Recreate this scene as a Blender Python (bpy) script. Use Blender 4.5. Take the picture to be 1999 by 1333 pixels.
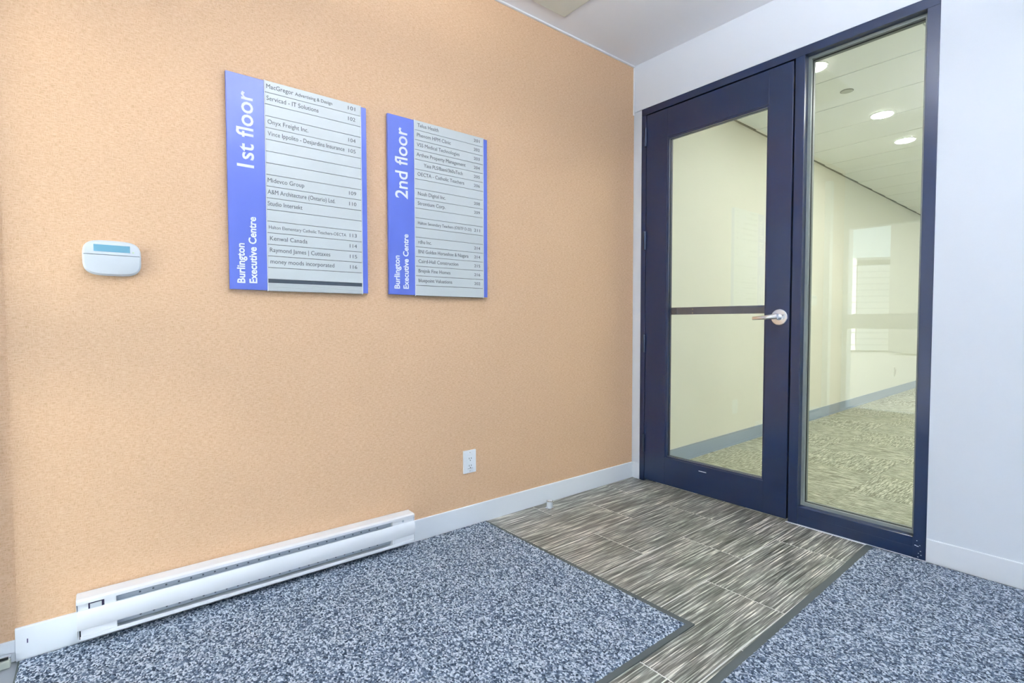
import bpy, bmesh, math, random
from mathutils import Vector, Matrix
random.seed(7)
SC = bpy.context.scene
for o in list(bpy.data.objects): bpy.data.objects.remove(o, do_unlink=True)
COL = SC.collection

# ------------------------------------------------------------------ camera
YAW, PIT, ROL = .8935, -.0367, -.0019
cd = bpy.data.cameras.new('camera'); cam = bpy.data.objects.new('camera', cd); COL.objects.link(cam)
cd.sensor_width = 36; cd.lens = 1003.3 / 1999 * 36; cd.clip_start = .05; cd.clip_end = 200
cd.shift_y = 1.45 / 1999 * -1
d = Vector((-math.sin(YAW) * math.cos(PIT), math.cos(YAW) * math.cos(PIT), math.sin(PIT)))
r = d.cross(Vector((0, 0, 1))).normalized(); u = r.cross(d)
r2 = r * math.cos(ROL) + u * math.sin(ROL); u2 = -r * math.sin(ROL) + u * math.cos(ROL)
M = Matrix((r2, u2, -d)).transposed().to_4x4(); M.translation = Vector((1.9907, -2.5515, .96))
cam.matrix_world = M
SC.camera = cam

# ------------------------------------------------------------------ world and view
w = bpy.data.worlds.new('sky'); SC.world = w; w.use_nodes = True
bg = w.node_tree.nodes['Background']
bg.inputs['Color'].default_value = (.68, .84, 1, 1); bg.inputs['Strength'].default_value = 2.45
SC.view_settings.view_transform = 'Standard'; SC.view_settings.look = 'None'
SC.view_settings.exposure = 0.62; SC.view_settings.gamma = 1; SC.view_settings.use_curve_mapping = False

def area(name, loc, size, rot, power, color=(1, 1, 1), portal=False):
    l = bpy.data.lights.new(name, 'AREA'); l.shape = 'RECTANGLE'; l.size, l.size_y = size
    l.energy = power; l.color = color
    if portal: l.cycles.is_portal = True
    o = bpy.data.objects.new(name, l); o.location = loc; o.rotation_euler = rot; COL.objects.link(o)
    return o
# sky portals in the glazed front (faces +y)
area('front_glazing_portal', (.52, -3.42, 1.0), (.96, 1.9), (math.radians(90), 0, 0), 1, portal=True)
area('fill_window_portal', (3.53, -2.25, 1.2), (.7, 2.), (math.radians(90), 0, math.radians(90)), 1, portal=True)

sl = bpy.data.lights.new('sun', 'SUN'); sl.energy = 58; sl.angle = math.radians(.5); sl.color = (1, .96, .9)
so = bpy.data.objects.new('sun', sl); so.rotation_euler = Vector((.75, -.5, -.43)).to_track_quat('-Z', 'Y').to_euler(); COL.objects.link(so)

# ------------------------------------------------------------------ materials
def mat(name, col, rough=.5, metal=0, spec=None, coat=0):
    m = bpy.data.materials.new(name); m.use_nodes = True
    b = m.node_tree.nodes['Principled BSDF']
    b.inputs['Base Color'].default_value = (*col, 1); b.inputs['Roughness'].default_value = rough
    b.inputs['Metallic'].default_value = metal
    if spec is not None: b.inputs['Specular IOR Level'].default_value = spec
    if coat: b.inputs['Coat Weight'].default_value = coat; b.inputs['Coat Roughness'].default_value = .12
    return m
class N:
    def __init__(s, m): s.t = m.node_tree; s.b = s.t.nodes.get('Principled BSDF')
    def n(s, typ, **k):
        x = s.t.nodes.new(typ)
        for a, v in k.items():
            if a in x.inputs: x.inputs[a].default_value = v
            else: setattr(x, a, v)
        return x
    def l(s, a, b): s.t.links.new(a, b)
    def coord(s, scale, loc=None, rnd=False):
        c = s.n('ShaderNodeTexCoord'); mp = s.n('ShaderNodeMapping'); mp.inputs['Scale'].default_value = scale
        s.l(c.outputs['Object'], mp.inputs['Vector'])
        if rnd:
            oi = s.n('ShaderNodeObjectInfo'); mu = s.n('ShaderNodeMath', operation='MULTIPLY'); mu.inputs[1].default_value = 37.
            s.l(oi.outputs['Random'], mu.inputs[0]); s.l(mu.outputs[0], mp.inputs['Location'])
        return mp.outputs['Vector']
    def ramp(s, fac, stops):
        rp = s.n('ShaderNodeValToRGB'); e = rp.color_ramp.elements
        while len(e) < len(stops): e.new(.5)
        for i, (p, c) in enumerate(stops): e[i].position = p; e[i].color = (*c, 1)
        s.l(fac, rp.inputs[0]); return rp.outputs[0]
    def bump(s, h, strength, dist):
        b = s.n('ShaderNodeBump'); b.inputs['Strength'].default_value = strength; b.inputs['Distance'].default_value = dist
        s.l(h, b.inputs['Height']); s.l(b.outputs['Normal'], s.b.inputs['Normal'])
    def mix(s, fac, a, b, typ='MIX'):
        x = s.n('ShaderNodeMix', data_type='RGBA', blend_type=typ)
        for sock, v in ((x.inputs[0], fac), (x.inputs[6], a), (x.inputs[7], b)):
            if isinstance(v, (int, float)): sock.default_value = v
            elif isinstance(v, tuple): sock.default_value = (*v, 1)
            else: s.l(v, sock)
        return x.outputs[2]

def m_wallpaper():
    m = mat('orange_linen_wallpaper', (.78, .5, .27), .62, spec=.35); k = N(m)
    a = k.n('ShaderNodeTexNoise', Scale=1., Detail=3., Roughness=.6); k.l(k.coord((60, 70, 330)), a.inputs['Vector'])
    b = k.n('ShaderNodeTexNoise', Scale=1., Detail=2., Roughness=.6); k.l(k.coord((60, 420, 90)), b.inputs['Vector'])
    mx = k.n('ShaderNodeMath', operation='MAXIMUM'); k.l(a.outputs[0], mx.inputs[0])
    sc = k.n('ShaderNodeMath', operation='MULTIPLY'); sc.inputs[1].default_value = .94; k.l(b.outputs[0], sc.inputs[0]); k.l(sc.outputs[0], mx.inputs[1])
    k.l(k.ramp(mx.outputs[0], [(.34, (.57, .355, .20)), (.5, (.69, .445, .272)), (.66, (.745, .52, .34))]), k.b.inputs['Base Color'])
    k.bump(mx.outputs[0], .45, .004)
    return m
def m_paint(name, col, rough=.55):
    m = mat(name, col, rough, spec=.3); k = N(m)
    a = k.n('ShaderNodeTexNoise', Scale=160., Detail=3.); k.l(k.coord((1, 1, 1)), a.inputs['Vector'])
    k.bump(a.outputs[0], .08, .002); return m
def m_plank():
    m = mat('grey_streaked_porcelain', (.2, .2, .18), .36, spec=.5); k = N(m)
    a = k.n('ShaderNodeTexNoise', Scale=1., Detail=4., Roughness=.6, Distortion=.15); k.l(k.coord((185, 5.5, 1), rnd=True), a.inputs['Vector'])
    b = k.n('ShaderNodeTexNoise', Scale=1., Detail=2., Roughness=.5); k.l(k.coord((420, 12, 1), rnd=True), b.inputs['Vector'])
    c = k.n('ShaderNodeTexNoise', Scale=1., Detail=3.); k.l(k.coord((9, 5, 1), rnd=True), c.inputs['Vector'])
    base = k.ramp(a.outputs[0], [(.36, (.055, .055, .050)), (.47, (.17, .17, .155)), (.56, (.35, .35, .325)), (.635, (.90, .90, .86))])
    st = k.ramp(b.outputs[0], [(.52, (.8, .8, .8)), (.66, (1.35, 1.35, 1.3))])
    cl = k.mix(1., base, st, 'MULTIPLY')
    tint = k.ramp(c.outputs[0], [(.35, (.85, .88, .82)), (.65, (1.08, 1.04, 1.0))])
    k.l(k.mix(1., cl, tint, 'MULTIPLY'), k.b.inputs['Base Color'])
    k.bump(a.outputs[0], .35, .003); return m
def m_pile(name, dark, mid, light, sx, sy):
    m = mat(name, mid, .95, spec=.1); k = N(m)
    v = k.n('ShaderNodeTexVoronoi', Scale=1.); k.l(k.coord((sx, sy, 1)), v.inputs['Vector'])
    n = k.n('ShaderNodeTexNoise', Scale=1., Detail=2., Roughness=.7); k.l(k.coord((sx * .75, sy * .75, 1)), n.inputs['Vector'])
    sp = k.n('ShaderNodeSeparateColor'); k.l(v.outputs['Color'], sp.inputs[0])
    av = k.n('ShaderNodeMath', operation='MULTIPLY_ADD'); av.inputs[1].default_value = .55; k.l(sp.outputs[0], av.inputs[0])
    n2 = k.n('ShaderNodeMath', operation='MULTIPLY'); n2.inputs[1].default_value = .45; k.l(n.outputs[0], n2.inputs[0]); k.l(n2.outputs[0], av.inputs[2])
    k.l(k.ramp(av.outputs[0], [(.22, dark), (.48, mid), (.72, light)]), k.b.inputs['Base Color'])
    k.bump(v.outputs['Distance'], .8, -.006); return m
def m_hallcarpet():
    m = mat('olive_streaked_carpet_tile', (.3, .3, .22), .95, spec=.1); k = N(m)
    a = k.n('ShaderNodeTexNoise', Scale=1., Detail=3., Roughness=.65); k.l(k.coord((17, 190, 1), rnd=True), a.inputs['Vector'])
    k.l(k.ramp(a.outputs[0], [(.34, (.17, .17, .12)), (.5, (.38, .385, .285)), (.64, (.74, .735, .60))]), k.b.inputs['Base Color'])
    k.bump(a.outputs[0], .4, .003); return m
def m_glass():
    m = bpy.data.materials.new('clear_glass'); m.use_nodes = True; t = m.node_tree; t.nodes.clear()
    k = N(m); out = k.n('ShaderNodeOutputMaterial'); tr = k.n('ShaderNodeBsdfTransparent'); tr.inputs[0].default_value = (.975, .992, .975, 1)
    gl = k.n('ShaderNodeBsdfGlossy'); gl.inputs['Roughness'].default_value = 0.; gl.inputs['Color'].default_value = (1, 1, 1, 1)
    lw = k.n('ShaderNodeLayerWeight'); lw.inputs[0].default_value = .5
    p = k.n('ShaderNodeMath', operation='POWER'); p.inputs[1].default_value = 5.; k.l(lw.outputs['Facing'], p.inputs[0])
    f = k.n('ShaderNodeMath', operation='MULTIPLY_ADD'); f.inputs[1].default_value = .9; f.inputs[2].default_value = .048; k.l(p.outputs[0], f.inputs[0])
    mx = k.n('ShaderNodeMixShader'); k.l(f.outputs[0], mx.inputs[0]); k.l(tr.outputs[0], mx.inputs[1]); k.l(gl.outputs[0], mx.inputs[2]); k.l(mx.outputs[0], out.inputs[0])
    return m
def m_emit(name, col, s):
    m = mat(name, (.8, .8, .8), .4); b = m.node_tree.nodes['Principled BSDF']
    b.inputs['Emission Color'].default_value = (*col, 1); b.inputs['Emission Strength'].default_value = s; return m

WALLPAPER = m_wallpaper(); WHITE = m_paint('white_wall_paint', (.77, .82, .89)); CEIL = m_paint('white_ceiling_paint', (.90, .92, .97))
TRIM = mat('white_trim_vinyl', (.86, .90, .95), .38, spec=.4); HALL = m_paint('cream_hall_paint', (.77, .785, .70))
HALLCEIL = m_paint('pale_metal_ceiling', (.92, .95, .90)); HINGE = mat('dark_steel_hinge', (.05, .07, .12), .25, .5); DARK = mat('dark_gap', (.012, .013, .016), .7)
FRAME = mat('black_bronze_enamel', (.006, .019, .064), .28, spec=.5, coat=.35); GLASS = m_glass()
GASKET = mat('black_glazing_gasket', (.015, .016, .018), .5); STOPG = mat('grey_glazing_stop', (.22, .25, .24), .4)
CHROME = mat('satin_chrome', (.78, .79, .81), .22, 1.); PLANK = m_plank(); GROUT = mat('pale_grout', (.80, .79, .75), .8)
MATL = m_pile('blue_grey_loop_pile', (.024, .040, .066), (.15, .20, .28), (.64, .71, .79), 185, 210)
MATR = MATL
RUBBER = mat('dark_green_grey_rubber', (.07, .085, .085), .6); RUBGREY = mat('grey_rubber_base', (.30, .37, .46), .45)
CARPET = m_hallcarpet(); HEAT = mat('white_enamel_heater', (.89, .91, .95), .3, spec=.5); HEATIN = mat('grey_galvanised_fin_housing', (.50, .56, .64), .4, .3)
BLUE = mat('blue_sign_panel', (.082, .128, .50), .33, spec=.6); STRIP = mat('satin_silver_strip', (.60, .64, .645), .42, .12); SIGNEDGE = mat('sign_channel_white', (.8, .82, .86), .4)
LETTER = mat('dark_grey_lettering', (.07, .08, .09), .6); LETTERW = mat('white_lettering', (.88, .9, .95), .5)
HOLE = mat('shadowed_hole', (.10, .12, .16), .6); PLASTIC = mat('white_plastic', (.62, .66, .70), .35); OUTLET = mat('white_outlet_plastic', (.86, .9, .94), .35); LCD = mat('teal_lcd', (.12, .31, .42), .25); GREYP = mat('grey_bar', (.085, .088, .125), .4)
CREAMP = mat('cream_panel_plastic', (.70, .71, .64), .5); LENS = m_emit('lit_downlight_lens', (1, .98, .92), 55.); HALLFILL = m_emit('hall_fill_lens', (1, .99, .95), 14.5)
ROOMFILL = m_emit('lobby_fill_lens', (.95, .97, 1), 39.); CLEARP = mat('translucent_plastic', (.70, .74, .78), .2)
ASPHALT = mat('asphalt_ground', (.16, .165, .17), .9); SIDING = mat('white_siding', (.88, .9, .92), .6); SIDEGAP = mat('siding_shadow', (.4, .43, .47), .8)

# ------------------------------------------------------------------ helpers
def BM(): return bmesh.new()
def box(bm, x0, x1, y0, y1, z0, z1, bev=0):
    n0 = set(bm.faces); ge = bmesh.ops.create_cube(bm, size=1)
    for v in ge['verts']:
        v.co = Vector(((x0 + x1) / 2 + v.co.x * (x1 - x0), (y0 + y1) / 2 + v.co.y * (y1 - y0), (z0 + z1) / 2 + v.co.z * (z1 - z0)))
    if bev:
        es = list({e for v in ge['verts'] for e in v.link_edges})
        bmesh.ops.bevel(bm, geom=es, offset=bev, segments=2, affect='EDGES', profile=.6)
    return bm
def prism(bm, prof, axis, a, b):
    """profile of 2-D points, extruded along axis from a to b"""
    def P(p, t): return {'x': (t, p[0], p[1]), 'y': (p[0], t, p[1]), 'z': (p[0], p[1], t)}[axis]
    A = [bm.verts.new(P(p, a)) for p in prof]; B = [bm.verts.new(P(p, b)) for p in prof]
    n = len(prof)
    for i in range(n): bm.faces.new((A[i], A[(i + 1) % n], B[(i + 1) % n], B[i]))
    bm.faces.new(A[::-1]); bm.faces.new(B)
    bmesh.ops.recalc_face_normals(bm, faces=bm.faces); return bm
def lathe(bm, prof, origin, axis='z', seg=32, sx=1, sy=1):
    """prof: list of (radius, height) along axis"""
    rings = []
    for rr, h in prof:
        ring = []
        for i in range(seg):
            t = 2 * math.pi * i / seg; p, q = rr * math.cos(t) * sx, rr * math.sin(t) * sy
            v = {'z': (p, q, h), 'y': (p, h, q), 'x': (h, p, q)}[axis]
            ring.append(bm.verts.new(Vector(origin) + Vector(v)))
        rings.append(ring)
    for A, B in zip(rings, rings[1:]):
        for i in range(seg): bm.faces.new((A[i], A[(i + 1) % seg], B[(i + 1) % seg], B[i]))
    bm.faces.new(rings[0]); bm.faces.new(rings[-1])
    bmesh.ops.recalc_face_normals(bm, faces=bm.faces); return bm
def wpos(o):
    p = Vector((0, 0, 0))
    while o: p += o.location; o = o.parent
    return p
def obj(name, bm, m, parent=None, smooth=False, label=None, origin=None, kind=None):
    me = bpy.data.meshes.new(name)
    org = Vector(origin) if origin is not None else (wpos(parent) if parent else Vector((0, 0, 0)))
    bmesh.ops.translate(bm, verts=bm.verts, vec=-org)
    bm.to_mesh(me); bm.free(); me.materials.append(m)
    if smooth:
        for p in me.polygons: p.use_smooth = True
        me.set_sharp_from_angle(angle=math.radians(35))
    o = bpy.data.objects.new(name, me); COL.objects.link(o)
    if parent: o.parent = parent; o.location = org - wpos(parent)
    else: o.location = org
    if label: o['label'] = label
    if kind: o['kind'] = kind
    return o
def tag(o, label, cat, group=None, kind=None):
    o['label'] = label; o['category'] = cat
    if group: o['group'] = group
    if kind: o['kind'] = kind
    return o
def thing(name, loc, label, cat, group=None, kind=None):
    o = bpy.data.objects.new(name, None); o.location = loc; o.empty_display_size = .05; COL.objects.link(o)
    return tag(o, label, cat, group, kind)
def B(*a, bev=0): return box(BM(), *a, bev=bev)

# text: collected, converted in one pass
TEXTS = []
def text(s, parent, m, org, along, up, length, cap, thick=.0006, bold=0, name='lettering'):
    TEXTS.append((s, parent, m, Vector(org), Vector(along), Vector(up), length, cap, thick, bold, name))
def flush_text():
    tmp = []
    for s in ['H'] + [t[0] for t in TEXTS]:
        c = bpy.data.curves.new('t', 'FONT'); c.body = s; c.size = 1; c.resolution_u = 3; c.extrude = .5
        o = bpy.data.objects.new('t', c); COL.objects.link(o); tmp.append(o)
    for o, t in zip(tmp[1:], TEXTS): o.data.offset = t[9]
    dg = bpy.context.evaluated_depsgraph_get()
    ms = [bpy.data.meshes.new_from_object(o.evaluated_get(dg)) for o in tmp]
    for o in tmp:
        c = o.data; bpy.data.objects.remove(o); bpy.data.curves.remove(c)
    caph = max(v.co.y for v in ms[0].vertices)
    for me, (s, parent, m, org, al, up, L, cap, th, bold, name) in zip(ms[1:], TEXTS):
        x0 = min(v.co.x for v in me.vertices); x1 = max(v.co.x for v in me.vertices); nrm = al.cross(up)
        base = wpos(parent)
        for v in me.vertices:
            a = (v.co.x - x0) / (x1 - x0) * L; b = v.co.y / caph * cap; c = (v.co.z + .5) * th - .0001
            v.co = org + al * a + up * b + nrm * c - base
        me.materials.clear(); me.materials.append(m); me.name = name
        for p in me.polygons: p.material_index = 0
        o = bpy.data.objects.new(name, me); COL.objects.link(o); o.parent = parent

# ------------------------------------------------------------------ room shell
H = 2.49; FY = -3.3; EX = 3.4
S = 'structure'
o = obj('wall_left', B(-.16, -.002, -2.752, 0, 0, H + .02), WALLPAPER); tag(o, 'orange linen wallpaper wall carrying the two blue tenant boards', 'wall', kind=S)
o = obj('wall_left_recess', B(-.28, -.006, FY, -2.752, 0, H + .02), WALLPAPER); tag(o, 'narrow orange wall set back beyond the end of the sign wall', 'wall', kind=S)
bm = BM(); box(bm, -.16, 3.6, -.004, .115, 2.2175, H + .02); box(bm, 1.4515, 3.6, 0., .115, 0, 2.2175); box(bm, -.16, .058, .004, .115, 0, 2.2175)
o = obj('wall_back', bm, WHITE); tag(o, 'white wall above and to the right of the black glazed door', 'wall', kind=S)
bm = BM(); box(bm, EX, EX + .12, FY, -2.6, 0, H + .02); box(bm, EX, EX + .12, -1.9, 0, 0, H + .02); box(bm, EX, EX + .12, -2.6, -1.9, 0, .2); box(bm, EX, EX + .12, -2.6, -1.9, 2.2, H + .02)
o = obj('wall_right', bm, WHITE); tag(o, 'white side wall facing the sign wall, outside the picture', 'wall', kind=S)
bm = BM(); box(bm, -.28, .04, FY - .12, FY, 0, H + .02); box(bm, .04, 1.0, FY - .12, FY, 1.9, H + .02); box(bm, .04, 1.0, FY - .12, FY, -.02, .08); box(bm, 1.0, EX + .12, FY - .12, FY, 0, H + .02)
o = obj('wall_front', bm, WHITE); tag(o, 'white wall with a glazed opening, behind the viewer', 'wall', kind=S)
o = obj('ceiling', B(-.28, EX + .12, FY - .12, .115, H, H + .1), CEIL); tag(o, 'flat white ceiling over the entrance lobby', 'ceiling', kind=S)
o = obj('trim_1', B(-.002, .010, -2.75, -.004, H - .008, H, bev=.002), TRIM); tag(o, 'thin white bead where orange wall meets ceiling', 'trim', kind=S)
o = obj('trim_2', B(-.002, .006, -.010, -.004, 2.2, H - .008, bev=.002), TRIM); tag(o, 'thin white corner bead above the door head', 'trim', kind=S)

o = obj('shade_post', B(-.02, .045, -2.87, -2.80, 0, 2.3, bev=.004), TRIM); tag(o, 'added unseen white post shading the left end of the sign wall', 'trim', kind=S)  # out-of-view post added to cut grazing window light at the wall end

# floor: grout slab with plank tiles
fl = obj('floor', B(-.28, EX + .12, FY - .12, .06, -.06, -.0011), GROUT); tag(fl, 'grey streaked plank tile floor of the entrance lobby', 'floor', kind=S)
J = .0042
rows = [(.002, .157), (.157, .431), (.431, .705), (.705, .981), (.981, 1.262), (1.262, 1.53)]
for i, (a, b) in enumerate(rows):
    y = (-.252 if i % 2 == 0 else -.543) + .565
    while y > FY:
        y1 = min(y, .05); y0 = max(y - .565, FY)
        if y1 > y0 + .03 and (i >= 4 or y1 > -1.25):
            t = obj('tile', box(BM(), a + J / 2, b - J / 2, y0 + J / 2, y1 - J / 2, -.010, 0, bev=.0012), PLANK, fl, origin=((a + b) / 2, (y0 + y1) / 2, 0))
            if i == 5: pass
        y -= .565
# grey bare strip beyond the left mat is the slab skin
o = obj('floor_strip', B(-.10, 1.2, FY, -2.7515, -.0011, -.0006), mat('bare_grey_floor', (.23, .25, .28), .6)); tag(o, 'bare grey floor strip past the end of the left mat', 'floor', kind=S)

# skirtings
def skirt(name, bm, label): tag(obj(name, bm, TRIM), label, 'baseboard', kind=S)
skirt('baseboard_left', B(-.004, .006, -2.757, -.001, 0, .096, bev=.003), 'white vinyl baseboard along the foot of the orange wall')
sm = obj('scuff_mark', B(.0055, .0064, -2.7325, -2.7300, .048, .060), mat('purple_scuff', (.08, .05, .16), .6), bpy.data.objects['baseboard_left']); sm['label'] = 'small dark scuff near the left end'
skirt('baseboard_left_recess', B(-.010, -.0005, -2.80, -2.757, 0, .062, bev=.003), 'short white baseboard piece beyond the end of the orange wall')
skirt('baseboard_back', B(1.4525, EX, -.008, .001, 0, .096, bev=.003), 'white baseboard under the blank white wall right of the sidelight')
skirt('baseboard_corner', B(.006, .0575, -.004, .005, 0, .096, bev=.002), 'tiny white baseboard piece between corner and door jamb')

# ------------------------------------------------------------------ door frame, sidelight (window_1) and door leaf (door_1)
D0, D1 = -.003, .112
wf = thing('window_1', (.75, .05, 0), 'black metal frame around the door with a tall fixed sidelight', 'window', kind=S)
obj('head_rail', B(.058, 1.4515, D0, D1, 2.1785, 2.2175, bev=.0015), FRAME, wf)
obj('jamb', B(.058, .0905, D0, D1, 0, 2.178, bev=.0015), FRAME, wf)
obj('jamb', B(1.41, 1.4515, D0, D1, 0, 2.178, bev=.0015), FRAME, wf)
obj('mullion', B(.9245, .966, D0, D1, 0, 2.178, bev=.0015), FRAME, wf)
obj('sill_rail', B(.966, 1.41, D0, D1, .047, .088, bev=.003), FRAME, wf)
obj('base_rail', B(.966, 1.41, D0 + .004, D1, 0, .0465, bev=.0015), FRAME, wf)
# door rebate behind the leaf
bm = BM(); box(bm, .0905, .101, .050, D1, 0, 2.178); box(bm, .915, .9245, .050, D1, 0, 2.178); box(bm, .101, .915, .050, D1, 2.164, 2.178)
obj('door_rebate', bm, DARK, wf)
GY = .056
def ring(bm, x0, x1, z0, z1, y0, y1, wd):
    box(bm, x0, x1, y0, y1, z0, z0 + wd); box(bm, x0, x1, y0, y1, z1 - wd, z1)
    box(bm, x0, x0 + wd, y0, y1, z0 + wd, z1 - wd); box(bm, x1 - wd, x1, y0, y1, z0 + wd, z1 - wd); return bm
obj('glazing_stop', ring(BM(), .966, 1.41, .088, 2.178, GY - .022, GY - .005, .013), STOPG, wf)
obj('glazing_stop', ring(BM(), .966, 1.41, .088, 2.178, GY + .007, GY + .024, .013), STOPG, wf)
obj('gasket', ring(BM(), .966, 1.41, .088, 2.178, GY - .005, GY - .001, .016), GASKET, wf)
obj('glass_pane', B(.967, 1.409, GY, GY + .006, .089, 2.177), GLASS, wf)
obj('caulk_line', B(.9165, 1.4515, D0 - .005, D0 + .002, -.001, .0035), LETTERW, wf, label='thin white sealant line under the sidelight frame')
bm = BM()
for dx, dz, ln in ((0, 0, .006), (.006, .002, .008), (.016, -.003, .003), (.018, .02, .004), (.012, .03, .003), (.02, .035, .004), (.010, .045, .004), (.006, -.02, .003)):
    box(bm, 1.415 + dx, 1.415 + dx + ln, D0 - .0006, D0 + .001, .055 - dz, .0575 - dz)
obj('paint_scuff', bm, LETTERW, wf, label='white chips in the black paint at the foot of the right jamb', kind='stuff')

LX0, LX1, LY0, LY1 = .0952, .9170, -.004, .042
dr = thing('door_1', (.09, .02, 0), 'black framed glazed door with chrome lever beside the orange wall', 'door', kind=S)
obj('stile', B(LX0, .236, LY0, LY1, .012, 2.1705, bev=.0015), FRAME, dr)
obj('stile', B(.805, LX1, LY0, LY1, .012, 2.1705, bev=.0015), FRAME, dr)
obj('top_rail', B(.236, .805, LY0 + .0006, LY1, 2.008, 2.1705, bev=.001), FRAME, dr)
obj('bottom_rail', B(.236, .805, LY0 + .0006, LY1, .012, .170, bev=.001), FRAME, dr)
bm = BM()
def slope_ring(bm, x0, x1, z0, z1, wd, ya, yb):
    """sloping glazing bead, from the face (ya) down to the glass (yb)"""
    o4 = [(x0, z0), (x1, z0), (x1, z1), (x0, z1)]; i4 = [(x0 + wd, z0 + wd), (x1 - wd, z0 + wd), (x1 - wd, z1 - wd), (x0 + wd, z1 - wd)]
    A = [bm.verts.new((p[0], ya, p[1])) for p in o4]; Bv = [bm.verts.new((p[0], ya + .002, p[1])) for p in i4]; Cv = [bm.verts.new((p[0], yb, p[1])) for p in i4]; Dv = [bm.verts.new((p[0], yb, p[1])) for p in o4]
    for q in range(4):
        n = (q + 1) % 4
        for P, Q in ((A, Bv), (Bv, Cv), (Cv, Dv), (Dv, A)): bm.faces.new((P[q], P[n], Q[n], Q[q]))
    bmesh.ops.recalc_face_normals(bm, faces=bm.faces); return bm
obj('glazing_bead', slope_ring(bm, .236, .805, .170, 2.008, .009, .001, .016), FRAME, dr)
obj('glazing_bead', slope_ring(BM(), .236, .805, .170, 2.008, .009, .037, .0225), FRAME, dr)
obj('glass_pane', B(.237, .804, .016, .022, .171, 2.007), GLASS, dr)
pb = obj('push_bar', B(.228, .83, .052, .066, 1.0, 1.041, bev=.002), GREYP, dr, label='dark grey horizontal push bar seen through the glass')
for zz in (1.029, 1.008): obj('screw', lathe(BM(), [(.0035, -.0015), (.003, 0)], (.374, .052, zz), 'y', 12), CHROME, pb)
for xx in (.250, .79): obj('bar_mount', B(xx, xx + .022, .042, .052, 1.005, 1.036), GREYP, pb)
for zz in (2.045, 1.44, .831, .231):
    h = obj('hinge', lathe(BM(), [(.005, -.056), (.0082, -.053), (.0082, .053), (.005, .056)], (.0925, -.011, zz), 'z', 16), HINGE, dr, smooth=True)
    obj('hinge_leaf', B(.0905, .0945, -.006, .01, zz - .05, zz + .05), FRAME, h)
# lever handle
HX, HZ = .872, .980
hd = obj('lever_handle', lathe(BM(), [(.0385, 0), (.0385, -.006), (.036, -.0085), (.015, -.0095), (.0135, -.02), (.0125, -.045)], (HX, LY0, HZ), 'y', 40), CHROME, dr, smooth=True, label='satin chrome lever handle on a round rose')
bm = BM(); pts = [(HX + .012, -.052, HZ + .004, .011, .0125), (HX - .012, -.060, HZ + .002, .0105, .0115), (HX - .05, -.064, HZ - .002, .009, .0095), (HX - .085, -.063, HZ - .004, .007, .0085), (HX - .103, -.060, HZ - .005, .0055, .008)]
prev = None
for (px, py, pz, hy, hz) in pts:
    rg = [bm.verts.new((px, py + hy * math.copysign(abs(math.cos(t)) ** .6, math.cos(t)), pz + hz * math.copysign(abs(math.sin(t)) ** .6, math.sin(t)))) for t in [2 * math.pi * q / 16 for q in range(16)]]
    if prev:
        for q in range(16): bm.faces.new((prev[q], prev[(q + 1) % 16], rg[(q + 1) % 16], rg[q]))
    else: bm.faces.new(rg)
    prev = rg
bm.faces.new(prev); bmesh.ops.recalc_face_normals(bm, faces=bm.faces)
obj('lever', bm, CHROME, hd, smooth=True)
obj('paint_scuff', B(.455, .50, LY0 - .0004, LY0 + .001, .139, .1425), LETTERW, dr, label='white scratch in the black paint of the bottom rail')

# ------------------------------------------------------------------ hallway beyond the door
HX0 = lambda y: -.002 - .0185 * y
HL, HW, HC = 11.0, 2.5, 2.47
bm = BM(); prism(bm, [(HX0(.116), .116), (HX0(HL), HL), (HX0(HL) - .15, HL), (-.16, .116)], 'z', 0, HC + .1)
o = obj('wall_hallway_left', bm, HALL); tag(o, 'long cream hallway wall seen through the door glass', 'wall', kind=S)
o = obj('wall_hallway_end', B(-.4, HW + .1, HL, HL + .1, 0, HC + .1), HALL); tag(o, 'cream wall closing the far end of the hallway', 'wall', kind=S)
o = obj('wall_hallway_right', B(HW, HW + .1, .115, HL, 0, HC + .1), HALL); tag(o, 'cream hallway wall hidden behind the white lobby wall', 'wall', kind=S)
bm = BM(); prism(bm, [(HX0(.12), .12), (HX0(HL), HL), (HX0(HL) + .006, HL), (HX0(.12) + .006, .12)], 'z', 0, .10)
prism(bm, [(HX0(.12), .12), (HX0(HL), HL), (HX0(HL) + .011, HL), (HX0(.12) + .011, .12)], 'z', 0, .016)
o = obj('baseboard_hallway', bm, RUBGREY); tag(o, 'grey rubber coved base along the cream hallway wall', 'baseboard', kind=S)
fh = obj('floor', B(-.4, HW, .06, HL, -.06, -.004), DARK); tag(fh, 'olive grey carpet tile floor of the hallway', 'floor', kind=S)
T = .48
tile_me = None
cx = [-.495, -.015, .465, .945, 1.425, 1.905, 2.385]
k = 0
for i, x0 in enumerate(cx[:-1]):
    y0 = .25 - T; j = 0
    while y0 < HL:
        ya = max(y0, .062)
        x1 = x0 + T
        t = obj('carpet_tile', B(x0 + .0008, x1 - .0008, ya + .0008, y0 + T - .0008, -.004, .0), CARPET, fh, origin=(x0 + T / 2, y0 + T / 2, 0)) if (y0 < .3) else None
        if t is None:
            if tile_me is None:
                q = obj('carpet_tile', B(-T / 2 + .0008, T / 2 - .0008, -T / 2 + .0008, T / 2 - .0008, -.004, 0), CARPET, fh, origin=(0, 0, 0)); tile_me = q.data; t = q
            else:
                t = bpy.data.objects.new('carpet_tile', tile_me); COL.objects.link(t); t.parent = fh
            t.location = (x0 + T / 2, y0 + T / 2, 0)
            if (i + j) % 2: t.rotation_euler = (0, 0, math.pi / 2)
        y0 += T; j += 1
ch = obj('ceiling', B(-.4, HW + .1, .115, HL, HC + .012, HC + .1), DARK); tag(ch, 'pale panelled hallway ceiling with round downlights', 'ceiling', kind=S)
yl = 1.055 - .4815 * 2; first = None
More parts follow.
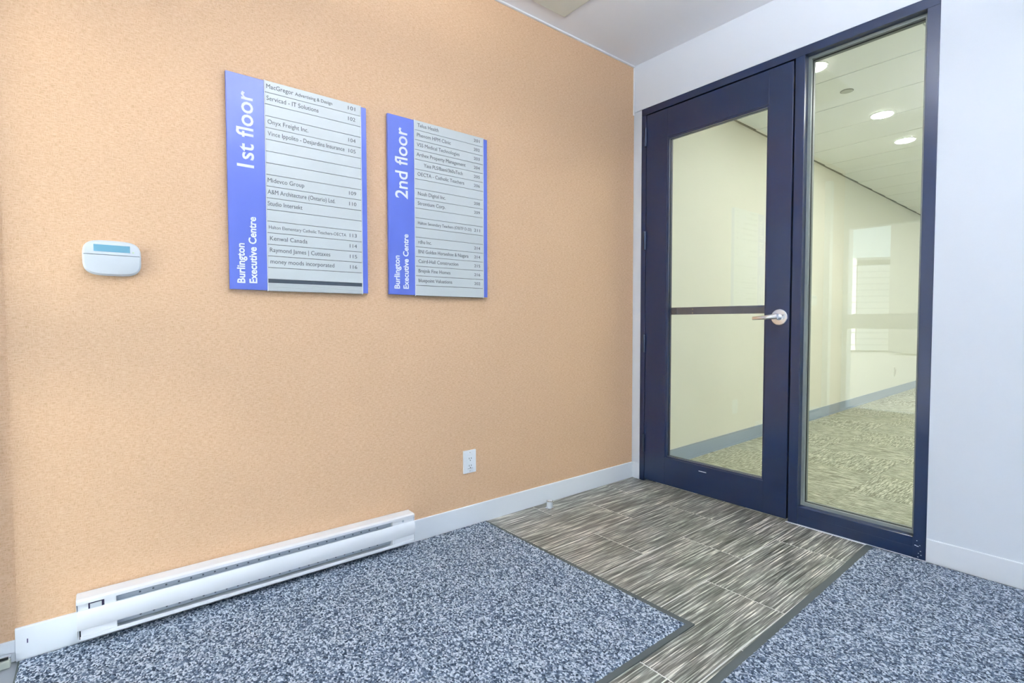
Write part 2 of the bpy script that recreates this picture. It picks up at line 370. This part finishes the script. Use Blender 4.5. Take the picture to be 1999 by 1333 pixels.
while yl < HL:
    ya, yb = max(yl, .117), min(yl + .4815, HL)
    for xa, xb in ((HX0(ya) + .018, 1.22), (1.225, HW - .005)):
        bm = BM(); box(bm, xa, xb, ya + .0036, yb - .0036, HC, HC + .012, bev=.002)
        obj('ceiling_panel', bm, HALLCEIL, ch)
    yl += .4815
bm = BM(); prism(bm, [(HX0(.12), .12), (HX0(HL), HL), (HX0(HL) + .016, HL), (HX0(.12) + .016, .12)], 'z', HC + .002, HC + .008)
obj('wall_angle', bm, mat('shadow_reveal', (.2, .22, .17), .6), ch)
def downlight(x, y, label):
    t = thing('downlight', (x, y, HC), label, 'ceiling light', 'round downlights in the hallway ceiling')
    obj('trim_ring', lathe(BM(), [(.077, 0), (.077, -.003), (.068, -.006)], (x, y, HC), 'z', 40), HALLCEIL, t, smooth=True)
    obj('lens', lathe(BM(), [(.070, -.003), (.066, -.0075), (.03, -.009)], (x, y, HC), 'z', 40), LENS, t, smooth=True)
downlight(.690, .80, 'round lit downlight partly hidden by the top left of the sidelight frame')
downlight(.716, 1.95, 'round lit downlight next beyond the small grey ceiling disc')
downlight(.660, 2.735, 'round lit downlight, the farthest of the row seen through the sidelight')
t = thing('ceiling_sensor', (.696, 1.315, HC), 'small grey disc in the hallway ceiling between the first two downlights', 'ceiling sensor')
obj('cover_disc', lathe(BM(), [(.034, 0), (.034, -.003), (.028, -.005)], (.696, 1.315, HC), 'z', 32), mat('grey_disc', (.5, .53, .45), .5), t)
obj('rim', lathe(BM(), [(.038, 0), (.0375, -.002), (.035, -.002)], (.696, 1.315, HC), 'z', 32), mat('dark_rim', (.13, .14, .11), .5), t)
for n, (x, y) in enumerate(((1.75, 1.3), (1.75, 3.3), (1.75, 5.3), (1.75, 7.4), (1.75, 9.4))):  # unseen panels added to fill the hallway with light
    t = thing('hall_fill_panel', (x, y, HC), 'added unseen fill light on the hallway ceiling, ' + ('nearest the lobby door', 'second from the lobby door', 'third from the lobby door', 'second from the far end', 'nearest the far end')[n], 'ceiling light', 'added hallway fill lights')
    obj('housing', ring(BM(), x - .3, x + .3, y - .3, y + .3, HC - .008, HC, .02) if False else B(x - .3, x + .3, y - .3, y + .3, HC - .006, HC), HALLCEIL, t)
    obj('lens', B(x - .27, x + .27, y - .27, y + .27, HC - .010, HC - .006), HALLFILL, t)
# small wall outlet far down the hall
oy = 5.6; ox = HX0(oy)
t = thing('wall_outlet', (ox, oy, .30), 'tiny cream outlet on the far hallway wall above the grey base', 'outlet')
obj('cover_plate', B(ox - .002, ox + .006, oy - .035, oy + .035, .236, .352, bev=.002), mat('ivory_plate', (.74, .74, .64), .4), t)
obj('receptacle', B(ox + .006, ox + .008, oy - .016, oy + .016, .262, .326, bev=.001), mat('ivory_receptacle', (.6, .6, .52), .4), t)

# ------------------------------------------------------------------ glazed front behind the viewer (window_2), added fill lights, outside
w2 = thing('window_2', (1.7, FY - .05, 0), 'white framed window with a transom behind the viewer', 'window', kind=S)
obj('transom', B(.04, 1.0, FY - .10, FY + .06, .885, 1.03), WHITE, w2)
for a, b in ((.04, 1.0),):
    for c, e in ((.08, .885), (1.03, 1.9)): obj('glass_pane', B(a, b, FY - .06, FY - .054, c, e), GLASS, w2)
w3 = thing('fill_window', (EX + .05, -2.25, .2), 'narrow white framed side window, added unseen to light the lobby', 'window', kind=S)  # opening added out of view for frontal light on the sign wall
for y in (-2.6, -1.94): obj('post', B(EX + .02, EX + .10, y, y + .04, .2, 2.2), WHITE, w3)
obj('glass_pane', B(EX + .055, EX + .061, -2.56, -1.94, .2, 2.2), GLASS, w3)
for x, y, lb in ((1.5, -1.7, 'added unseen uplight under the lobby ceiling nearer the back wall'), (2.6, -2.0, 'added unseen uplight under the lobby ceiling nearer the front wall')):  # unseen uplights added to brighten the lobby ceiling
    t = thing('lobby_fill_uplight', (x, y, H), lb, 'ceiling light', 'added lobby fill lights')
    bm = BM(); box(bm, x - .16, x + .16, y - .5, y + .5, 1.98, 1.992); box(bm, x - .16, x - .148, y - .5, y + .5, 1.992, 2.06); box(bm, x + .148, x + .16, y - .5, y + .5, 1.992, 2.06)
    obj('trough', bm, TRIM, t)
    for yy in (y - .51, y + .5): obj('end_cap', B(x - .16, x + .16, yy, yy + .01, 1.98, 2.06), TRIM, t)
    obj('diffuser', B(x - .145, x + .145, y - .5, y + .5, 2.03, 2.045), ROOMFILL, t)
    for yy in (y - .4, y + .4): obj('suspension_rod', lathe(BM(), [(.004, 2.04), (.004, H)], (x, yy, 0), 'z', 10), CHROME, t)
t = thing('ceiling_panel', (.41, -1.0, H), 'flat cream square panel fixed to the lobby ceiling above the signs', 'ceiling panel')
obj('cover', B(.113, .72, -1.31, -.703, H - .014, H, bev=.006), CREAMP, t)
obj('rim', ring(BM(), .10, .733, 0, 0, 0, 0, 0) if False else B(.109, .724, -1.314, -.699, H - .004, H), TRIM, t)
g = obj('ground', box(B(-60, 60, -80, FY - .12, -.2, -.06), EX + .13, 60, FY - .12, 40, -.2, -.06), ASPHALT); tag(g, 'dark asphalt ground outside the glazed front', 'ground', kind=S)  # asphalt, kept dark so little light bounces up through the glazing
bd = thing('siding_building', (-6, -20, 0), 'white clad building across the lot, seen only as a reflection', 'building')
def board_wall(p, q, zt, step, nm):
    p, q = Vector(p), Vector(q); dv = (q - p).normalized(); nv = Vector((-dv.y, dv.x)); z = 0
    while z < zt - .01:
        bm = BM(); a = [p, q, q - nv * .14, p - nv * .14]
        prism(bm, [(c.x, c.y) for c in a], 'z', z, z + step - .035); obj('siding_board', bm, SIDING, bd)
        z += step
    bm = BM(); a = [p, q, q - nv * .1, p - nv * .1]; prism(bm, [(c.x, c.y) for c in a], 'z', 0, zt); obj('wall', bm, SIDEGAP, bd)
board_wall((-4.2, -17.0), (-12., -14.0), 3.0, .2, 'a'); board_wall((-3.2, -17.7), (-4.2, -17.0), 2.8, .2, 'b')
bm = BM(); prism(bm, [(-12, -14.0), (-4.2, -17), (-3.2, -17.7), (-3.2, -26), (-12, -26)], 'z', 2.98, 3.06); obj('roof', bm, SIDEGAP, bd)

gb = thing('grey_building', (-1.3, -16.5, 0), 'taller grey building beside the white clad one, seen only as a reflection', 'building')
obj('wall', B(-3.0, 2.2, -22, -16.0, 0, 6.0), mat('grey_render', (.07, .073, .078), .8), gb); obj('roof_slab', B(-3.02, 2.3, -22.1, -15.9, 6.0, 6.2), SIDEGAP, gb)
wb = thing('bounce_building', (14, -16.5, 0), 'long pale building, added unseen to throw sunlight at the front window', 'building')  # added bright facade, a low light source for the transom's shadow band
obj('wall', B(4.2, 30, -24, -16.0, 0, 4.2), mat('pale_render', (.80, .78, .74), .8), wb); obj('roof_slab', B(4.1, 30.1, -24.1, -15.9, 4.2, 4.35), SIDEGAP, wb)
# ------------------------------------------------------------------ floor mats
def loop_mat(name, poly_in, poly_out, x0, x1, y0, y1, label, shear=0.):
    """rubber border polygon + a real height-field of loops clipped to a rectangle (sheared a little in x by y)"""
    t = thing(name, ((x0 + x1) / 2, (y0 + y1) / 2, 0), label, 'floor mat')
    bm = BM(); prism(bm, poly_out, 'z', .0003, .0045)
    obj('rubber_border', bm, RUBBER, t, label='dark rubber edging')
    st = .0065; nx = int((x1 - x0) / st); ny = int((y1 - y0) / st)
    vs = []; fs = []
    for j in range(ny + 1):
        for i in range(nx + 1):
            e = min(i, j, nx - i, ny - j); y = y0 + (y1 - y0) * j / ny
            jit = (random.random() - .5) * .003 if e else (random.random() - .5) * .0025
            z = .004 if e == 0 else .0055 + random.random() * .0035 + (.0012 if (i + j) % 2 else 0)
            vs.append((x0 + (x1 - x0) * i / nx + jit + shear * y - t.location.x, y + (random.random() - .5) * .003 - t.location.y, z))
    W = nx + 1
    for j in range(ny):
        for i in range(nx): a = j * W + i; fs.append((a, a + 1, a + W + 1, a + W))
    me = bpy.data.meshes.new('loop_pile'); me.from_pydata(vs, [], fs); me.materials.append(MATL); me.shade_smooth()
    o = bpy.data.objects.new('loop_pile', me); COL.objects.link(o); o.parent = t; o['kind'] = 'stuff'
    return t
loop_mat('entrance_mat', None, [(.010, -2.752), (1.112, -2.752), (1.112, -1.106), (.010, -1.118)], .012, 1.094, -2.748, -1.128,
         'blue grey looped entrance mat lying along the baseboard heater')
loop_mat('entrance_mat', None, [(1.252, -.012), (3.3, -.012), (3.35, -3.2), (1.315, -3.2)], 1.276, 3.26, -3.18, -.020,
         'blue grey looped entrance mat under the blank white wall on the right', shear=-.019)

# ------------------------------------------------------------------ baseboard heater
HY0, HY1 = -2.621, -1.530
ht = thing('baseboard_heater', (.01, (HY0 + HY1) / 2, .03), 'long white electric baseboard heater on the orange wall above the left mat', 'heater')
obj('back_plate', B(.004, .012, HY0, HY1, .028, .149), HEAT, ht)
prof = [(.004, .1525), (.050, .1515), (.060, .1475), (.060, .1385), (.0575, .1385), (.0570, .1455), (.049, .1485), (.004, .1495)]
obj('top_cover', prism(BM(), prof, 'y', HY0, HY1), HEAT, ht)
prof = [(.050, .119), (.0585, .1195), (.063, .110), (.0655, .092), (.0645, .075), (.060, .063), (.057, .0635), (.0615, .076), (.0625, .092), (.060, .109), (.056, .116), (.050, .116)]
fc = obj('front_cover', prism(BM(), prof, 'y', HY0, HY1), HEAT, ht, smooth=True)
prof = [(.012, .030), (.058, .030), (.062, .033), (.062, .044), (.059, .044), (.058, .036), (.012, .036)]
obj('bottom_lip', prism(BM(), prof, 'y', HY0 + .006, HY1 - .004), HEAT, ht)
fin = obj('fin_housing', B(.014, .042, HY0 + .09, HY1 - .10, .045, .130), HEATIN, ht, label='grey perforated element housing inside the slots')
y = HY0 + .15; n = 0
hole = None
while y < HY1 - .13:
    for (xx, zz, rr) in ((.0425, .124, .0021), (.0425, .0535, .0023)):
        if hole is None:
            hole = obj('vent_hole', lathe(BM(), [(rr, -.001), (rr * .8, .0006)], (0, 0, 0), 'x', 10), HOLE, fin, origin=(0, 0, 0)); h = hole
        else:
            h = hole.copy(); COL.objects.link(h)
        h.parent = fin; h.location = Vector((xx - .0005, y, zz)) - wpos(fin)
        if random.random() < .25: h.scale = (1, 1.7, 1.5)
    y += .034
for a, b, nm in ((HY0 + .001, HY0 + .092, 'left'), (HY1 - .098, HY1 - .001, 'right')):
    obj('end_box', B(.012, .0545, a, b, .032, .140, bev=.002), HEAT, ht)
    obj('end_box_lower', B(.012, .0575, a + .006, b, .040, .062, bev=.001), HEAT, ht)
obj('end_cap', B(.004, .057, HY0 - .0015, HY0, .032, .150), HEAT, ht)
obj('end_cap', B(.004, .057, HY1, HY1 + .0015, .032, .150), HEAT, ht)
sw = obj('switch_recess', B(.0535, .0552, HY0 + .026, HY0 + .063, .119, .137), mat('purple_black_recess', (.03, .025, .07), .6), ht, label='dark opening around the small rocker in the left end box')
obj('rocker', B(.0548, .0575, HY0 + .030, HY0 + .057, .118, .134, bev=.001), PLASTIC, sw)
obj('end_gap', B(.0570, .0582, HY0 + .004, HY0 + .0075, .036, .061), DARK, ht)
obj('screw', lathe(BM(), [(.005, -.001), (.004, .002)], (.0545, HY1 - .05, .129), 'x', 14), HEATIN, ht)

# ------------------------------------------------------------------ tenant boards
def board(y0, y1, ya, yb, z0, z1, title, rows, band, label, ty, n_lines, first, pitch, tz, bz, ez, tcap):
    yc = (y0 + y1) / 2
    t = thing('tenant_directory', (0, yc, z0), label, 'sign', 'blue and silver tenant directories')
    obj('back_frame', B(-.002, .008, y0 + .01, y1 - .01, z0 + .006, z1 - .006), SIGNEDGE, t)
    side = obj('title_panel', B(.006, .019, y0, ya - .003, z0, z1, bev=.0012), BLUE, t, label='glossy blue side panel with white lettering')
    obj('side_strip', B(.006, .018, yb + .003, y1, z0 + .001, z1 - .001, bev=.0012), BLUE, t, label='narrow glossy blue strip on the right edge')
    obj('channel', B(.006, .015, ya - .003, yb + .003, z0 - .002, z1 + .002), DARK, t)
    for q in (ya - .003, yb + .0005): obj('channel_lip', B(.012, .0215, q, q + .0025, z0 - .003, z1 + .003, bev=.0005), SIGNEDGE, t)
    zt = z1 + .002
    for i in range(n_lines + 1):
        zb = first - pitch * i if i < n_lines else (band[0] if band else z0 - .002)
        s = obj('name_strip', B(.0145, .0205, ya, yb, zb + .0009, zt - .0009, bev=.0004), STRIP, t)
        zt = zb
        for (txt, a, b, cap) in rows.get(i + 1, []):
            text(txt, s, LETTER, (.0205, a, zb + .0145), (0, 1, 0), (0, 0, 1), b - a, cap)
    if band:
        obj('dark_band', B(.0145, .018, ya, yb, band[1], band[0]), mat('dark_band', (.035, .05, .07), .4), t)
        z = band[1]; k = 0
        while z > z0 - .001:
            zz = max(z - .0052, z0 - .002); obj('ribbed_slat', B(.0145, .0195 - .001 * (k % 2), ya, yb, zz + .0004, z - .0003), STRIP, t); z = zz; k += 1
            if k > 12: break
    X = .0191
    text(title, side, LETTERW, (X, ty[0], tz[0]), (0, 0, 1), (0, -1, 0), tz[1] - tz[0], tcap, bold=.012)
    text('Burlington', side, LETTERW, (X, ty[1], bz[0]), (0, 0, 1), (0, -1, 0), bz[1] - bz[0], .0235, bold=.026)
    text('Executive Centre', side, LETTERW, (X, ty[2], ez[0]), (0, 0, 1), (0, -1, 0), ez[1] - ez[0], .0235, bold=.026)
    return t
C1, C2 = .0150, .0125
NUM = lambda s: (s, -1.779, -1.7505, .0135)
r1 = {1: [('MacGregor', -2.072, -1.981, C1), ('Advertising & Design', -1.975, -1.84, .0115), NUM('101')], 2: [('Servicad - IT Solutions', -2.072, -1.892, C1), NUM('102')],
      4: [('Onyx Freight Inc.', -2.07, -1.93, C1), NUM('104')], 5: [('Vince Ippolito - Desjardins Insurance', -2.07, -1.795, C1), NUM('105')],
      9: [('Midevco Group', -2.073, -1.948, C1), NUM('109')], 10: [('A&M Architecture (Ontario) Ltd.', -2.074, -1.834, C1), NUM('110')], 11: [('Studio Intersekt', -2.074, -1.956, C1)],
      13: [('Halton Elementary Catholic Teachers-OECTA', -2.072, -1.793, .0115), NUM('113')], 14: [('Kenwal Canada', -2.069, -1.94, C1), NUM('114')],
      15: [('Raymond James | Cuttaxes', -2.07, -1.856, C1), NUM('115')], 16: [('money moods incorporated', -2.069, -1.841, C1), NUM('116')]}
board(-2.199, -1.705, -2.077, -1.730, 1.074, 1.807, '1st floor', r1, (1.114, 1.101), 'blue and silver directory reading 1st floor, with dark band at its foot',
      (-2.117, -2.152, -2.114), 16, 1.768, .04085, (1.495, 1.752), (1.096, 1.233), (1.097, 1.327), .052)
NUM = lambda s: (s, -1.190, -1.157, .0130)
r2 = {1: [('Telus Health', -1.479, -1.376, C1), NUM('201')], 2: [('Phenom HPM Clinic', -1.481, -1.314, C1), NUM('202')], 3: [('VSS Medical Technologies', -1.482, -1.268, C1), NUM('203')],
      4: [('Arthex Property Management', -1.484, -1.236, C1), NUM('204')], 5: [('Yasa PLS/Basni/360uTech', -1.449, -1.252, C1), NUM('205')], 6: [('OECTA - Catholic Teachers', -1.48, -1.244, C1), NUM('206')],
      8: [('Noah Digital Inc.', -1.479, -1.342, C1), NUM('208')], 9: [('Strontium Corp.', -1.48, -1.344, C1), NUM('209')],
      11: [('Halton Secondary Teachers (OSSTF D-23)', -1.48, -1.206, C2), NUM('211')], 13: [('rdhu Inc.', -1.479, -1.415, C1), NUM('214')], 14: [('BNI Golden Horseshoe & Niagara', -1.479, -1.223, C1), NUM('214')],
      15: [('Caird-Hall Construction', -1.479, -1.278, C1), NUM('215')], 16: [('Brejnik Fine Homes', -1.479, -1.32, C1), NUM('216')], 17: [('bluepoint Valuations', -1.479, -1.311, C1), NUM('202')]}
board(-1.614, -1.113, -1.492, -1.139, 1.075, 1.811, '2nd floor', r2, None, 'blue and silver directory reading 2nd floor, nearer the door',
      (-1.527, -1.567, -1.526), 17, 1.772, .04095, (1.475, 1.766), (1.099, 1.237), (1.1, 1.329), .055)

# ------------------------------------------------------------------ alarm keypad
KY, KZ = -2.5135, 1.1545
def blob(hw, hh, bulge, n=64, zlo=None, zhi=None, rc=.032):
    """rounded pill with bulging sides, as (y,z) points"""
    pts = []
    for i in range(n):
        t = 2 * math.pi * (i + .5) / n; c, s = math.cos(t), math.sin(t); e = 2 / 3.6
        yv = hw * math.copysign(abs(c) ** e, c); zv = hh * math.copysign(abs(s) ** e, s)
        zz = KZ + zv
        if zlo is not None: zz = max(zz, zlo)
        if zhi is not None: zz = min(zz, zhi)
        pts.append((KY + yv, zz))
    out = []
    for p in pts:
        if not out or (abs(p[0] - out[-1][0]) + abs(p[1] - out[-1][1])) > 1e-5: out.append(p)
    return out
def slab(pts, x0, x1, inset=.002):
    bm = BM(); c = Vector((KY, KZ)); n = len(pts)
    cy = sum(p[0] for p in pts) / n; cz = sum(p[1] for p in pts) / n
    def rg(x, k): return [bm.verts.new((x, cy + (p[0] - cy) * k, cz + (p[1] - cz) * k)) for p in pts]
    R = [rg(x0, 1), rg(x1 - .002, 1), rg(x1 - .0005, 1 - inset / .05), rg(x1, 1 - 2 * inset / .05)]
    for a, b in zip(R, R[1:]):
        for i in range(n): bm.faces.new((a[i], a[(i + 1) % n], b[(i + 1) % n], b[i]))
    bm.faces.new(R[0]); bm.faces.new(R[-1]); bmesh.ops.recalc_face_normals(bm, faces=bm.faces); return bm
kp = thing('alarm_keypad', (0, KY, KZ - .05), 'white rounded alarm keypad with a teal display on the orange wall', 'keypad')
obj('housing', slab(blob(.0705, .0525, 0), -.002, .016), PLASTIC, kp, smooth=True)
up = obj('upper_face', slab(blob(.0685, .0495, 0, zlo=1.1638), .012, .0225, .0012), PLASTIC, kp, smooth=True)
obj('flip_cover', slab(blob(.0685, .0495, 0, zhi=1.1622), .012, .0235, .0012), PLASTIC, kp, smooth=True)
obj('lcd_screen', B(.0218, .0230, -2.5575, -2.4705, 1.1725, 1.1928), LCD, up, label='teal liquid crystal display')
obj('indicator', lathe(BM(), [(.0025, 0), (.002, .0012)], (.0222, -2.4625, 1.1745), 'x', 12), mat('green_indicator', (.6, .75, .5), .4), up)

# ------------------------------------------------------------------ wall outlet, door stop, bracket
OY0, OY1, OZ0, OZ1 = -1.244, -1.175, .2525, .3595
t = thing('wall_outlet', (0, (OY0 + OY1) / 2, OZ0), 'white duplex outlet low on the orange wall below the second board', 'outlet')
pl = obj('cover_plate', B(-.003, .006, OY0, OY1, OZ0, OZ1, bev=.002), OUTLET, t)
yc = (OY0 + OY1) / 2
rc = obj('receptacle', B(.005, .0085, yc - .0165, yc + .0165, .272, .339, bev=.0012), OUTLET, t)
for zz in (.322, .288):
    for yy in (-.006, .0055): obj('slot', B(.0080, .0088, yc + yy - .0011, yc + yy + .0011, zz - .004, zz + .004), DARK, rc)
    obj('ground_hole', lathe(BM(), [(.0024, -.0006), (.0022, .0003)], (.0086, yc, zz - .0095), 'x', 12), DARK, rc)
obj('seam', B(.0080, .0088, yc - .015, yc + .015, .2742, .2752), DARK, rc)
for zz in (.350, .262): obj('screw', lathe(BM(), [(.0028, 0), (.002, .001)], (.006, yc, zz), 'x', 12), CHROME, pl)
t = thing('door_stop', (.074, -.763, 0), 'small clear floor door stop by the baseboard', 'door stop')
obj('base_flange', lathe(BM(), [(.0215, .0005), (.0215, .004), (.017, .006)], (.074, -.763, 0), 'z', 32), CHROME, t, smooth=True)
obj('post', lathe(BM(), [(.0165, .005), (.0155, .040), (.012, .043)], (.074, -.763, 0), 'z', 32), CLEARP, t, smooth=True)
obj('cap_ring', lathe(BM(), [(.0158, .037), (.0168, .038), (.0168, .041), (.0155, .042)], (.074, -.763, 0), 'z', 32), CHROME, t, smooth=True)
t = thing('door_pivot', (.014, -2.78, 0), 'small metal bracket on the floor at the lower left edge of the picture', 'bracket')
obj('base_block', B(.001, .026, -2.797, -2.766, 0, .022, bev=.003), mat('bracket_metal', (.6, .63, .55), .35, .4), t)
obj('arm', B(.004, .020, -2.799, -2.764, .022, .031, bev=.003), CHROME, t)
obj('dark_slot', B(.0195, .0205, -2.797, -2.770, .023, .030), DARK, t)
flush_text()
